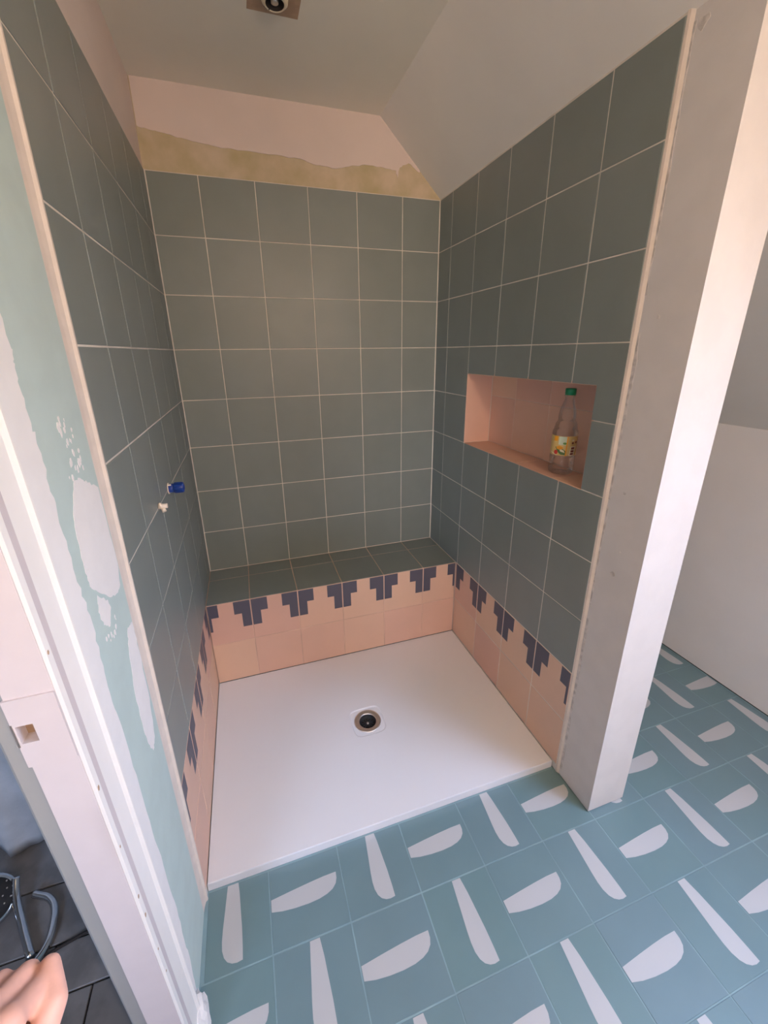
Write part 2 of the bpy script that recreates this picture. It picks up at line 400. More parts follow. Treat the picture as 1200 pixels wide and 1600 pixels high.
# step motif as convex rectangles so that clipping stays exact
STEP = [[(0, P), (0, P - H1), (HT, P - H1), (HT, P)], [(0, P - H1), (0, P - H2), (HL, P - H2), (HL, P - H1)],
        [(P - HT, P), (P - HT, P - H1), (P, P - H1), (P, P)], [(P - HL, P - H1), (P - HL, P - H2), (P, P - H2), (P, P - H1)]]
for r in range(8):
    for c in range(6):
        tile(wall_left, LPL, LY[c], LY[c+1], RZ[r], RZ[r+1])
Z0 = 0.0006
for c in range(4):
    org = LY[1] - P if c == 0 else LOW_L[c]
    tile(wall_left, LPL, LOW_L[c], LOW_L[c+1], ZB - P, ZB, 'pink', 'navy', STEP, (org, ZB - P))
    tile(wall_left, LPL, LOW_L[c], LOW_L[c+1], Z0, ZB - P, 'pink')
# filler bead at the tile edge and plaster smears on the green board
prism('edge_filler', [(LEND - 0.0005, -TT), (LEND - 0.0005, 0.0008), (LEND - 0.005, 0.0005), (LEND - 0.008, -0.004), (LEND - 0.020, -TT + 0.0012), (LEND - 0.030, -TT + .0002), (LEND - 0.034, -TT - .001)], lambda a, b, h: (b, a, h), ZF, ZC, 'cream', wall_left, smooth=False, label='cream filler bead along the tile edge')
def on_left(a, b, h): return (h, a, b)
def patch(name, pts, amp, m, th=0.0005, sub=5, par=None, fn=on_left, base=-TT, **kw):
    return prism(name, jag(pts, amp, sub, True), fn, base - 0.0005, base + th, m, par or wall_left, **kw)
patch('plaster_patch', [(-1.216, 1.205), (-1.190, 1.205), (-1.165, 1.19), (-1.125, 1.17), (-1.122, 1.02), (-1.135, 0.985), (-1.154, 0.979), (-1.193, 0.993), (-1.227, 1.022), (-1.255, 1.051), (-1.257, 1.08), (-1.254, 1.131), (-1.244, 1.167)], 0.002, 'plaster', label='white plaster smear beside the tile edge')
patch('plaster_patch', [(-1.239, 1.025), (-1.205, 0.996), (-1.20, 0.978), (-1.222, 0.955), (-1.243, 0.972), (-1.25, 1.001)], 0.0025, 'plaster')
patch('plaster_patch', [(-1.150, 0.90), (-1.122, 0.895), (-1.122, 0.828), (-1.128, 0.712), (-1.152, 0.632), (-1.176, 0.622), (-1.190, 0.654), (-1.197, 0.697), (-1.193, 0.788), (-1.168, 0.87)], 0.003, 'plaster', label='long white plaster smear low on the green board')
for k in range(42):
    y_, z_ = (random.uniform(-1.225, -1.165), random.uniform(1.212, 1.30)) if k < 30 else (random.uniform(-1.25, -1.19), random.uniform(0.93, 0.956)); s = random.uniform(0.0012, 0.0045)
    patch('plaster_speck', [(y_ + s * math.cos(a) * random.uniform(.6, 1.2), z_ + 1.6 * s * math.sin(a) * random.uniform(.6, 1.2)) for a in (0, 1, 2.1, 3.1, 4.2, 5.2)], 0, 'plaster', sub=1, th=random.uniform(.0003, .0007))
edge = [(-1.30, 2.2), (-1.295, 1.75), (-1.298, 1.5), (-1.288, 1.392), (-1.293, 1.37), (-1.292, 1.305), (-1.290, 1.256), (-1.291, 1.185), (-1.291, 1.087), (-1.281, 1.016), (-1.287, 0.914), (-1.285, 0.834), (-1.278, 0.616), (-1.272, 0.426), (-1.269, 0.254), (-1.274, 0.078), (-1.28, ZF)]
prism('plaster_patch', jag(edge, 0.0035, 7) + [(-1.40, ZF), (-1.44, 2.2)], on_left, -TT - 0.0005, -TT + 0.0006, 'plaster', wall_left, label='white plaster band with a ragged edge beside the door casing')

# --- partition on the right of the shower, with a niche
NY0, NY1, NZ0, NZ1, NX = -1.0095, -0.318, 0.999, 1.291, 1.272
def zt(x): return zs(x) + 0.01
sub = W + SUB
pv, pf, pi = box_data([
    (sub, PX1, REND, TT, ZF + .004, NZ0 - SUB, 0), (sub, PX1, REND, NY0 - SUB, NZ0 - SUB, NZ1 + SUB, 0), (sub, PX1, NY1 + SUB, TT, NZ0 - SUB, NZ1 + SUB, 0),
    (NX + SUB, PX1, NY0 - SUB, NY1 + SUB, NZ0 - SUB, NZ1 + SUB, 0),
    (sub, PX1, REND, TT, NZ1 + SUB, zt(PX1), 0),
    (PX0, PX1, PEND, REND, ZF + .004, zt(PX1), 1)])
def wedge(x0, x1, y0, y1, z0, m):
    k = len(pv)
    pv.extend([(x0, y0, z0), (x1, y0, z0), (x0, y0, zt(x0)), (x0, y1, z0), (x1, y1, z0), (x0, y1, zt(x0))])
    pf.extend([(k, k+1, k+2), (k+3, k+5, k+4), (k, k+3, k+4, k+1), (k+1, k+4, k+5, k+2), (k+2, k+5, k+3, k)]); pi.extend([m] * 5)
wedge(sub, PX1, REND, TT, zt(PX1), 0); wedge(PX0, PX1, PEND, REND, zt(PX1), 1)
wall_part = make('wall_partition', pv, pf, ['grout', 'pplaster'], None, pi, kind='structure',
                 label='partition wall on the right of the shower with a pink niche and bare plaster end', cat='wall')
RPL = Plane((W, 0, 0), (0, -1, 0), (0, 0, 1))    # u = -y, normal -X
RU = [0.0, 0.118, 0.318, 0.518, 0.718, 0.918, -REND]
nu0, nu1 = -NY1, -NY0
for r in range(8):
    for c in range(6):
        u0, u1, v0, v1 = RU[c], RU[c+1], RZ[r], RZ[r+1]
        if v1 <= NZ0 + .001 or v0 >= NZ1 or c < 2:
            tile(wall_part, RPL, u0, u1, v0, v1); continue
        if v0 < NZ1 < v1:                     # row cut by the niche head
            if c < 5: tile(wall_part, RPL, u0, u1, NZ1, v1)
            else:
                g = G; L = [(u0+g, NZ1+g), (nu1+g, NZ1+g), (nu1+g, v0+g), (u1-g, v0+g), (u1-g, v1-g), (u0+g, v1-g)]
                prism('tile', L, lambda a, b, h: (W + h, -a, b), 0, TT, 'green', wall_part)
        elif c == 5: tile(wall_part, RPL, nu1, u1, v0, v1)
LOWR = [BD, 0.518, 0.718, 0.918, -REND]
for c in range(4):
    org = 0.318 if c == 0 else LOWR[c]
    tile(wall_part, RPL, LOWR[c], LOWR[c+1], ZB - P, ZB, 'pink', 'navy', STEP, (org, ZB - P))
    tile(wall_part, RPL, LOWR[c], LOWR[c+1], Z0, ZB - P, 'pink')
# niche lining
NPL = Plane((NX, 0, 0), (0, -1, 0), (0, 0, 1))
cols = [nu0, 0.49, 0.69, 0.89, nu1]
for a, b in zip(cols[:-1], cols[1:]):
    tile(wall_part, NPL, a, b, NZ0, NZ0 + P, 'pink', gap=0.0006); tile(wall_part, NPL, a, b, NZ0 + P, NZ1, 'pink', gap=0.0006)
NB = Plane((0, 0, NZ0), (1, 0, 0), (0, 1, 0)); NT = Plane((0, 0, NZ1), (1, 0, 0), (0, -1, 0))
for a, b in zip(cols[:-1], cols[1:]):
    tile(wall_part, NB, W, NX, -b, -a, 'pink', gap=0.0006); tile(wall_part, NT, W, NX, a, b, 'pink', gap=0.0006)
NLp = Plane((0, NY1, 0), (1, 0, 0), (0, 0, 1))
tile(wall_part, NLp, W, NX, NZ0, NZ1, 'pink', gap=0.0006)
NRp = Plane((0, NY0, 0), (-1, 0, 0), (0, 0, 1))
tile(wall_part, NRp, -NX, -W, NZ0, NZ1, 'pink', gap=0.0006)
prism('edge_filler', [(REND - 0.0005, W + .012), (REND - 0.0005, W + 0.0002), (REND - 0.006, W + .0012), (REND - 0.013, W + 0.0052), (REND - 0.013, W + .012)], lambda a, b, h: (b, a, h), ZF + .004, zs(W) , 'cream', wall_part, label='cream filler bead along the tile edge')
def on_right(a, b, h): return (PX0 - h, a, b)
def stain(z0, z1, wmin, wmax):
    n = int((z1 - z0) / 0.03); L = [(REND - 0.012, z0)]
    for k in range(n + 1):
        L.append((REND - 0.013 - random.uniform(wmin, wmax), z0 + (z1 - z0) * k / n))
    L.append((REND - 0.012, z1))
    prism('adhesive_smear', L, on_right, -0.0005, 0.0006, 'stain', wall_part, label='grey adhesive smear beside the tile edge')
stain(0.0, 0.62, 0.005, 0.011); stain(0.66, 0.98, 0.003, 0.008); stain(1.0, 1.42, 0.004, 0.011); stain(1.5, 1.98, 0.002, 0.007)
for y_, z_, s in ((-1.16, .80, .008), (-1.15, 1.03, .004), (-1.15, 1.45, .004), (-1.17, 0.87, .003), (-1.125, 1.97, .012)):
    prism('adhesive_smear', [(y_ + s * math.cos(a) * random.uniform(.6, 1.3), z_ + s * math.sin(a) * random.uniform(.6, 1.3)) for a in (0, .8, 1.6, 2.4, 3.2, 4, 4.8, 5.6)], on_right, -0.0003, 0.0005, 'stain', wall_part)
boxes('base_gap', [(PX0 + .002, PX1 - .002, PEND + .002, TRAY_Y - .003, ZF + .0005, ZF + .004)], 'dark', wall_part)

# --- knee wall on the far right, wall behind the photographer
boxes('wall_right', [(KX, KX + 0.12, YB - .1, 0.13, ZF + 0.006, zs(KX) + 0.04, 0), (KX + .004, KX + .12, YB - .1, .13, ZF - .1, ZF + .006, 1)], ['knee', 'dark'], kind='structure', label='low plain off-white knee wall under the sloping ceiling', cat='wall')
boxes('wall_front', [(-0.08, KX + .15, YB - .12, YB, ZF - .1, ZC + .1)], 'paint', kind='structure', label='painted wall behind the photographer', cat='wall')

# --- shower bench (masonry) with tiles
bench = boxes('shower_bench', [(0.001, W - 0.001, -BD + SUB, 0.0, 0.001, ZB - SUB)], 'grout_pink',
              label='built-in bench with sage tiled seat and pink patterned front at the back of the shower', cat='bench')
TPL = Plane((0, 0, ZB), (1, 0, 0), (0, 1, 0))
FPLB = Plane((0, -BD, 0), (1, 0, 0), (0, 0, 1))
for c in range(6):
    u0, u1 = CX[c] + (0.001 if c == 0 else 0), CX[c+1] - (0.001 if c == 5 else 0)
    tile(bench, TPL, u0, u1, -BD, -0.0998); tile(bench, TPL, u0, u1, -0.0998, -0.001)
    org = CX[1] - P if c == 0 else CX[c]
    tile(bench, FPLB, u0, u1, ZB - P, ZB - .0012, 'pink', 'navy', STEP, (org, ZB - P))
    tile(bench, FPLB, u0, u1, Z0, ZB - P, 'pink')

# --- door frame in the left wall
LEAN = 0.045
def ln(y, z): return y + LEAN * (0.66 - z)
door = bpy.data.objects.new('door_1', None); COL.objects.link(door); door.location = (0, DY, ZF)
tag(door, 'white painted door frame in the left wall beside the shower', 'door frame', 'structure')
OFF = Vector((0, DY, ZF))
def swept(name, prof, z0, z1, m, **kw):
    """prof (x,y) in plan, extruded up following the frame's slight lean"""
    n = len(prof); v = [Vector((x, ln(y, z), z)) - OFF for z in (z0, z1) for x, y in prof]
    f = [tuple(range(n))[::-1], tuple(range(n, 2*n))] + [(i, (i+1) % n, n + (i+1) % n, n + i) for i in range(n)]
    return make(name, v, f, m, door, **kw)
XB = -TT
cas = [(XB, DY), (0.013, DY), (0.015, DY + .004), (0.015, DY + .014), (0.0135, DY + .017), (0.0105, DY + .020), (0.0105, DY + .068), (0.0125, DY + .071), (0.0145, DY + .0735), (0.0145, DY + .077), (0.0125, DY + .080), (0.009, DY + .083), (0.006, DY + .084), (XB, DY + .084)]
casing = swept('casing', cas, ZF + .003, 2.13, 'wood')
cas2 = [(x, DY2 - (y - DY)) for x, y in cas]
v = [Vector((x, y, z)) - OFF for z in (ZF + .003, 2.13) for x, y in cas2]; n_ = len(cas2)
make('casing', v, [tuple(range(n_)), tuple(range(n_, 2*n_))] + [(i, (i+1) % n_, n_ + (i+1) % n_, n_ + i) for i in range(n_)], 'wood', door)
boxes('casing', [(XB, .014, DY2 - OFF.y, DY - .001 - OFF.y, 2.05 - OFF.z, 2.13 - OFF.z)], 'wood', door)
SZ0, SZ1 = 0.935, 1.035        # strike housing
HZ0, HZ1 = 0.972, 0.998
jb0, jb1 = -0.034, 0.0125
def jamb(z0, z1, y_face, x0=jb0, x1=jb1):
    return swept('jamb', [(x0, y_face), (x1, y_face), (x1, DY + .03), (x0, DY + .03)], z0, z1, 'jamb')
jamb(ZF + .003, SZ0, DY - .001); jamb(SZ1, 2.05, DY - .001)
# strike housing: proud block with a square socket
def sk(name, x0, x1, y0, y1, z0, z1, m): return swept(name, [(x0, y0), (x1, y0), (x1, y1), (x0, y1)], z0, z1, m)
yf = DY - .0035
sk('strike_block', -.036, -.0325, yf, DY + .03, SZ0, SZ1, 'jamb'); sk('strike_block', -.016, jb1, yf, DY + .03, SZ0, SZ1, 'jamb')
sk('strike_block', -.0325, -.016, yf, DY + .03, HZ1, SZ1, 'jamb'); sk('strike_block', -.0325, -.016, yf, DY + .03, SZ0, HZ0, 'jamb')
sk('strike_socket', -.0325, -.016, DY + .012, DY + .03, HZ0, HZ1, 'patch')
sk('strike_lip', -.0365, -.0345, yf - .0006, DY + .001, HZ0 - .004, HZ1 + .004, 'steel')
# rebate behind the jamb
swept('rebate', [(-.071, DY + .08), (-.071, DY + .030), (-.069, DY + .022), (-.063, DY + .016), (jb0, DY + .014), (jb0, DY + .08)], ZF + .003, 2.05, 'grey', label='rebate behind the door jamb, its shade put in as grey')
boxes('jamb', [(-.09, jb1, -0.03 + DY2 - OFF.y, DY2 - OFF.y, .003, 2.05 - OFF.z)], 'jamb', door)
boxes('jamb_head', [(-.09, jb1, DY2 - OFF.y, DY + .0 - OFF.y, 2.03 - OFF.z, 2.055 - OFF.z)], 'jamb', door)
rc = random.Random(11)
for zc in (1.08, 0.86, 0.74, 0.62, 0.57, 0.47, 0.40):
    s_ = rc.uniform(.0015, .003); yc = ln(DY + .0035, zc)
    prism('paint_chip', [(s_ * rc.uniform(.6, 1.1) * math.cos(a), 1.8 * s_ * rc.uniform(.6, 1.1) * math.sin(a)) for a in (0, 1, 2, 3, 4, 5)], lambda a, b, h: (h, yc + .004 + a - OFF.y, zc + b - OFF.z), .0143, .0154, 'patch', door)
# broken plaster lump at the foot of the casing
v, f = [], []
bmz = bmesh.new(); bmesh.ops.create_icosphere(bmz, subdivisions=3, radius=1)
rnd = random.Random(3)
for q in bmz.verts:
    s = 1 + rnd.uniform(-.12, .12)
    q.co = Vector((q.co.x * .022 * s, q.co.y * .045 * s, q.co.z * .07 * s))
me = bpy.data.meshes.new('plaster_lump'); bmz.to_mesh(me); bmz.free(); me.materials.append(MT['plaster'])
lump = link('plaster_lump', me, door, 'broken white plaster at the foot of the casing'); lump.location = Vector((0.004, -1.345, ZF + .045)) - OFF

# --- side room behind the door opening
SX = -1.6
side_floor = boxes('floor_side_room', [(SX, -.066, YB, 0.1, ZF - .15, ZF - .006), (-.066, -.064, DY2, DY + .03, ZF - .15, ZF - .006)], 'slate_grout', kind='structure', label='dark slate floor of the room beyond the doorway', cat='floor')
SPL = Plane((0, 0, ZF), (1, 0, 0), (0, 1, 0))
ys = [-0.2, -0.4, -0.58, -0.755, -0.92, -1.07, -1.176, -1.33, -1.5, -1.68, -1.86, -2.05, -2.25]
for k in range(len(ys) - 1):
    xx = -0.08 - (0.0 if k % 2 else 0.17)
    xs = [-0.02 if ys[k+1] < -1.45 and ys[k] > -2.2 else -0.08]
    q = xx if k % 2 == 0 else -0.36
    while q > SX: xs.append(q); q -= 0.34
    for a, b in zip(xs[1:], xs[:-1]):
        tile(side_floor, SPL, a, b, ys[k+1], ys[k], 'slate', t=0.006, gap=0.0022, name='slate')
boxes('wall_side_room', [(SX - .1, SX, YB, .1, ZF - .1, 2.3), (SX - .1, -.066, .02, .12, ZF - .1, 2.3), (SX - .1, -1.25, YB - .12, YB, ZF - .1, 2.3), (-.45, -.066, YB - .12, YB, ZF - .1, 2.3), (-1.25, -.45, YB - .12, YB, ZF - .1, .8), (-1.25, -.45, YB - .12, YB, 1.8, 2.3), (SX - .1, -.07, YB, .12, 2.26, 2.4)], 'sideroom', kind='structure', label='plain grey walls of the room beyond the doorway', cat='wall')

w3 = boxes('added_window_2', [(-1.25, -1.20, YB - .09, YB - .03, .8, 1.8), (-.50, -.45, YB - .09, YB - .03, .8, 1.8), (-1.20, -.50, YB - .09, YB - .03, .8, .85), (-1.20, -.50, YB - .09, YB - .03, 1.75, 1.8)], 'wood', kind='structure', label='window added to light the room beyond the doorway', cat='window')  # unseen window, added to brighten what shows through the doorway
boxes('pane', [(-1.20, -.50, YB - .062, YB - .058, .85, 1.75)], 'pane', w3)

# ================================================================== THINGS
# --- shower tray with drain
tray = empty('shower_tray', (W / 2, (TRAY_Y - BD) / 2, ZF), 'wide white resin shower tray on the floor below the bench', 'shower tray')
TO = tray.location.copy()
DRX, DRY, DRR = 0.572, -0.700, 0.052
x0, x1, y0, y1 = 0.0012, W - 0.0012, TRAY_Y, -BD - 0.0005
v, f = [], []
N = 48
def bord(i):
    a = 2 * math.pi * i / N; c, s = math.cos(a), math.sin(a)
    tx = ((x1 - DRX) / c) if c > 1e-9 else ((x0 - DRX) / c if c < -1e-9 else 1e9)
    ty = ((y1 - DRY) / s) if s > 1e-9 else ((y0 - DRY) / s if s < -1e-9 else 1e9)
    t = min(tx, ty); return DRX + t * c, DRY + t * s
angs = [math.atan2(yy - DRY, xx - DRX) for xx, yy in ((x0, y0), (x1, y0), (x1, y1), (x0, y1))]
A = sorted([2 * math.pi * i / N - math.pi for i in range(N)] + angs)
N = len(A)
def bpt(a):
    c, s = math.cos(a), math.sin(a)
    t = min(((x1 - DRX) / c) if c > 1e-9 else ((x0 - DRX) / c if c < -1e-9 else 1e9), ((y1 - DRY) / s) if s > 1e-9 else ((y0 - DRY) / s if s < -1e-9 else 1e9))
    return DRX + t * c, DRY + t * s
sqh = 0.062
rings = []
rings.append([(bpt(a)[0], bpt(a)[1], ZF + .001) for a in A])
rings.append([(bpt(a)[0], bpt(a)[1], -0.003) for a in A])
rings.append([(DRX + (bpt(a)[0] - DRX) * .997, DRY + (bpt(a)[1] - DRY) * .997, 0.0) for a in A])
def sq(a, h, r=.3):       # rounded square recess
    c, s = math.cos(a), math.sin(a); n = 5.0
    t = h / ((abs(c) ** n + abs(s) ** n) ** (1 / n)); return DRX + t * c, DRY + t * s
rings.append([(DRX + (bpt(a)[0] - DRX) * .5, DRY + (bpt(a)[1] - DRY) * .5, -0.002) for a in A])
rings.append([(*sq(a, sqh + .003), -0.004) for a in A])
rings.append([(*sq(a, sqh - .001), -0.0065) for a in A])
rings.append([(DRX + DRR * math.cos(a), DRY + DRR * math.sin(a), -0.0065) for a in A])
rings.append([(DRX + DRR * math.cos(a), DRY + DRR * math.sin(a), -0.03) for a in A])
for R in rings: v += [Vector(q) - TO for q in R]
for j in range(len(rings) - 1):
    for i in range(N): f.append((j*N+i, j*N+(i+1) % N, (j+1)*N+(i+1) % N, (j+1)*N+i))
make('basin', v, f, 'tray', tray)
dfr = Matrix.Translation(Vector((DRX, DRY, -0.0065)) - TO)
lathe('drain_flange', [(.0335, -.012), (.0335, .0005), (.036, .0022), (.040, .0028), (.043, .0018), (.046, .0030), (.050, .0034), (.0525, .0022), (.0530, .0)], 'steel', tray, 40, dfr, cap=False, label='brushed steel drain ring')
lathe('drain_cup', [(.0334, -.001), (.0325, -.010), (.030, -.0225), (.001, -.0225)], 'darkrubber', tray, 32, dfr, cap=False)
for k in range(6):
    a = math.radians(15 + k * 30); boxes('drain_rib', [(-.027, .027, -.0015, .0015, -.021, -.012)], 'darkrubber', tray).matrix_local = dfr @ Matrix.Rotation(a, 4, 'Z')
lathe('drain_screw', [(.005, -.02), (.005, -.009), (.003, -.007), (.0005, -.0065)], 'steel', tray, 14, dfr)

# --- plumbing outlets on the left wall
def outlet_frame(y, z): return frame_to((0, y, z), (1, 0, 0), (0, 0, 1))
bp = empty('blue_test_plug', (0, -0.600, 1.003), 'short blue plastic test plug sticking out of the left tiled wall', 'pipe plug')
f0 = frame_to((0, 0, 0), (1, 0, 0))
lathe('plug_collar', [(.0125, .0005), (.0135, .001), (.0135, .016), (.0125, .0165)], 'blue', bp, 20, f0)
lathe('plug_body', [(.0125, .0165), (.0150, .0172), (.0152, .042), (.0138, .044), (.009, .0445), (.009, .040)], 'blue', bp, 20, f0)
for k in range(8):
    a = k * math.pi / 4
    m = f0 @ Matrix.Rotation(a, 4, 'Z') @ Matrix.Translation((.0152, 0, .03)); boxes('grip_rib', [(-.001, .0012, -.0018, .0018, -.0115, .0115)], 'blue', bp).matrix_local = m
lathe('pipe_ring', [(.0165, .0005), (.0165, .0028), (.012, .003)], 'whiteplastic', bp, 20, f0)
boxes('tape_tail', [(.002, .012, -.0150, -.0120, .012, .016)], 'whiteplastic', bp)
wp = empty('white_tap_plug', (0, -0.765, 1.004), 'small white plastic tee plug on the left tiled wall beside the blue plug', 'pipe plug')
lathe('plug_stem', [(.0075, .0005), (.0075, .010), (.0062, .011), (.0062, .022), (.0055, .0225)], 'whiteplastic', wp, 16, f0)
tube('plug_handle', [(.006, -.008, .011), (.006, -.001, 0.0), (.006, .002, -.003)], [.0028, .0035, .0035], 'whiteplastic', wp, 10)
fr = frame_to((.010, -.001, -.004), (.35, -.45, -.8))
lathe('plug_spout', [(.0055, 0), (.0055, .012), (.003, .0122), (.003, .008)], 'whiteplastic', wp, 14, fr)

# --- ceiling outlet
lamp = empty('ceiling_lamp_socket', (0.437, -0.468, ZC), 'bare recessed lamp socket on an unpainted patch of ceiling', 'lamp socket')
boxes('bare_patch', [(-.068, .068, -.062, .062, -.0012, 0.0)], 'patch', lamp)
lathe('socket_ring', [(.024, -.0012), (.024, -.016), (.027, -.018), (.034, -.012), (.036, -.0012)], 'porcelain', lamp, 28, None, cap=False)
lathe('socket_cup', [(.0238, -.0165), (.022, -.004), (.004, -.003)], 'dark', lamp, 28, None, cap=False)
tube('lamp_wire', spline([(-.03, .006, -.001), (-.029, .012, -.010), (-.022, .020, -.014), (-.012, .022, -.016)]), .002, 'darkrubber', lamp, 8)
lathe('bulb_pin_base', [(.010, -.004), (.010, -.014), (.008, -.015)], 'steel', lamp, 16)

# --- pendant bulb in the room behind the photographer
pen = empty('pendant_lamp', (0.82, -2.68, ZC), 'bare bulb hanging from the ceiling behind the photographer', 'lamp')
lathe('ceiling_rose', [(.04, 0), (.04, -.012), (.02, -.022), (.004, -.024)], 'whiteplastic', pen, 24)
tube('cord', [(0, 0, -.02), (0, 0, -.36)], .003, 'whiteplastic', pen, 8)
lathe('lamp_holder', [(.006, -.35), (.016, -.355), (.018, -.40), (.014, -.402)], 'whiteplastic', pen, 18)
lathe('bulb', [(.013, -.400), (.018, -.415), (.034, -.440), (.042, -.465), (.040, -.488), (.028, -.508), (.001, -.518)], 'bulb', pen, 24)

# --- plastic bottle in the niche
BX, BY, BZ = 1.213, -0.849, NZ0 + .0006
bt = empty('juice_bottle', (BX, BY, BZ), 'empty clear plastic juice bottle with green cap and fruit label standing in the pink niche', 'bottle')
prof = [(.004, .006), (.022, .002), (.031, .0015), (.0365, .006), (.0385, .014), (.0385, .022), (.0372, .024), (.0385, .027), (.0385, .043), (.0372, .0455), (.0385, .048), (.0385, .060), (.0378, .064), (.0378, .128), (.0385, .132),
        (.0375, .140), (.0335, .146), (.0345, .149), (.0315, .156), (.0325, .160), (.0290, .167), (.0255, .172), (.0262, .182), (.0250, .196), (.0225, .210), (.0190, .222), (.0165, .230), (.0142, .236), (.0140, .246), (.0160, .247), (.0160, .2495), (.0138, .250), (.0138, .252)]
lathe('bottle_body', prof, 'pet', bt, 36, None, cap=False)
lathe('bottle_cap', [(.0138, .2505), (.0160, .2508), (.0162, .2685), (.0148, .2705), (.001, .2708)], 'cap', bt, 30)
TH0 = math.atan2(CAM.y - BY, CAM.x - BX)
def lab(name, poly, m, r, parent):
    """poly in label pixels of the photo crop -> cylinder; fan from centre of dense outline"""
    pts = []
    for i in range(len(poly)):
        a, b = poly[i], poly[(i+1) % len(poly)]
        for s in range(4): pts.append((a[0] + (b[0]-a[0]) * s / 4, a[1] + (b[1]-a[1]) * s / 4))
    cxp = sum(q[0] for q in pts) / len(pts); cyp = sum(q[1] for q in pts) / len(pts)
    def mp(q):
        th = TH0 + math.asin(max(-.995, min(.995, (q[0] - 360) / 196))); z = .0645 + (1205 - q[1]) / 335 * .063
        return (r * math.cos(th), r * math.sin(th), z)
    v = [mp((cxp, cyp))] + [mp((cxp + (q[0]-cxp) * .5, cyp + (q[1]-cyp) * .5)) for q in pts] + [mp(q) for q in pts]; n = len(pts)
    f = [(0, 1 + i, 1 + (i+1) % n) for i in range(n)] + [(1 + i, 1 + n + i, 1 + n + (i+1) % n, 1 + (i+1) % n) for i in range(n)]
    return make(name, v, f, m, parent, smooth=True)
nseg = 24; v, f = [], []
for i in range(nseg + 1):
    th = TH0 - 1.5 + 3.0 * i / nseg
    for z in (.065, .127): v.append((.0382 * math.cos(th), .0382 * math.sin(th), z))
for i in range(nseg): f.append((2*i, 2*i+2, 2*i+3, 2*i+1))
label = make('label', v, f, 'l_cream', bt, smooth=True)
circ = lambda cx, cy, rx, ry, a0=0, a1=6.283, n=12: [(cx + rx * math.cos(a0 + (a1-a0) * k / n), cy + ry * math.sin(a0 + (a1-a0) * k / n)) for k in range(n)]
R1, R2, R3 = .03845, .03865, .03885
for i, (nm, pl_, m, r) in enumerate([
    ('panel', [(285, 880), (415, 880), (412, 1020), (283, 1015)], 'l_white', R1), ('leaf', circ(378, 992, 30, 20), 'l_green', R2),
    ('melon', [(240, 1060), (300, 1050), (400, 1120), (402, 1190), (330, 1185), (280, 1140)], 'l_melon', R1), ('melon_flesh', [(300, 1080), (370, 1110), (390, 1150), (320, 1130)], 'l_flesh', R2),
    ('orange_fruit', circ(308, 1070, 52, 32), 'l_orange', R2), ('red_fruit', circ(258, 1150, 27, 40), 'l_red', R2), ('white_band', [(182, 1150), (270, 1192), (270, 1206), (190, 1170)], 'l_flesh', R1),
    ('yellow_panel', [(215, 880), (268, 876), (266, 960), (210, 964)], 'l_orange', R1), ('yellow_stripe', [(402, 875), (420, 875), (414, 1208), (396, 1208)], 'l_orange', R3),
    ('small_picture', circ(492, 985, 15, 18), 'l_dark', R1), ('small_picture', circ(534, 975, 14, 18), 'l_dark', R1), ('small_picture', circ(495, 940, 16, 14), 'l_flesh', R1),
    ('code_frame', [(466, 1040), (538, 1040), (524, 1200), (452, 1200)], 'l_flesh', R1), ('code_bar', [(478, 1056), (522, 1056), (519, 1092), (475, 1092)], 'l_dark', R2), ('code_bar', [(474, 1106), (518, 1106), (515, 1140), (471, 1140)], 'l_dark', R2), ('code_bar', [(470, 1152), (514, 1152), (511, 1186), (467, 1186)], 'l_dark', R2)]):
    lab(nm, pl_, m, r, label)

# --- hand shower lying on the slate floor
hs = empty('hand_shower', (-0.50, -0.95, ZF), 'chrome hand shower with looped hose lying on the slate floor beyond the doorway', 'hand shower')
O2 = hs.location.copy()
dfm = frame_to(Vector((-0.540, -0.948, ZF + .052)) - O2, (.55, -.45, .75))
lathe('shower_head', [(.001, -.030), (.018, -.028), (.040, -.016), (.056, -.006), (.060, 0), (.058, .004), (.050, .004)], 'chrome', hs, 32, dfm, cap=False)
lathe('spray_face', [(.050, .003), (.0495, .006), (.001, .008)], 'darkrubber', hs, 32, dfm, cap=False)
for k in range(24):
    a = k * 2.4; rr = .046 * math.sqrt((k + .5) / 24)
    lathe('nozzle', [(.0022, .006), (.0018, .0105), (.0004, .011)], 'steel', hs, 8, dfm @ Matrix.Translation((rr * math.cos(a), rr * math.sin(a), 0)))
tube('handle', spline([Vector((-.498, -.905, ZF + .055)) - O2, Vector((-.487, -.945, ZF + .030)) - O2, Vector((-.45, -1.01, ZF + .018)) - O2, Vector((-.405, -1.085, ZF + .014)) - O2]), .0095, 'chrome', hs, 14)
tube('hose', spline([Vector(q) - O2 for q in ((-.455, -.935, ZF + .012), (-.435, -.945, ZF + .012), (-.412, -.958, ZF + .012), (-.390, -.985, ZF + .012), (-.378, -1.03, ZF + .012), (-.378, -1.07, ZF + .012), (-.395, -1.10, ZF + .012), (-.43, -1.125, ZF + .012), (-.50, -1.13, ZF + .012), (-.6, -1.12, ZF + .012))]), .0085, 'chrome', hs, 12)
tube('cable', spline([Vector((-.395, -1.098, ZF + .004)), Vector((-.36, -1.083, ZF + .004)), Vector((-.32, -1.073, ZF + .004)), Vector((-.22, -1.05, ZF + .004)), Vector((-.12, -1.02, ZF + .004))]), .0038, 'dark', None, 8).name = 'black_cable'
tag(bpy.data.objects['black_cable'], 'thin black cable lying across the slate floor', 'cable')

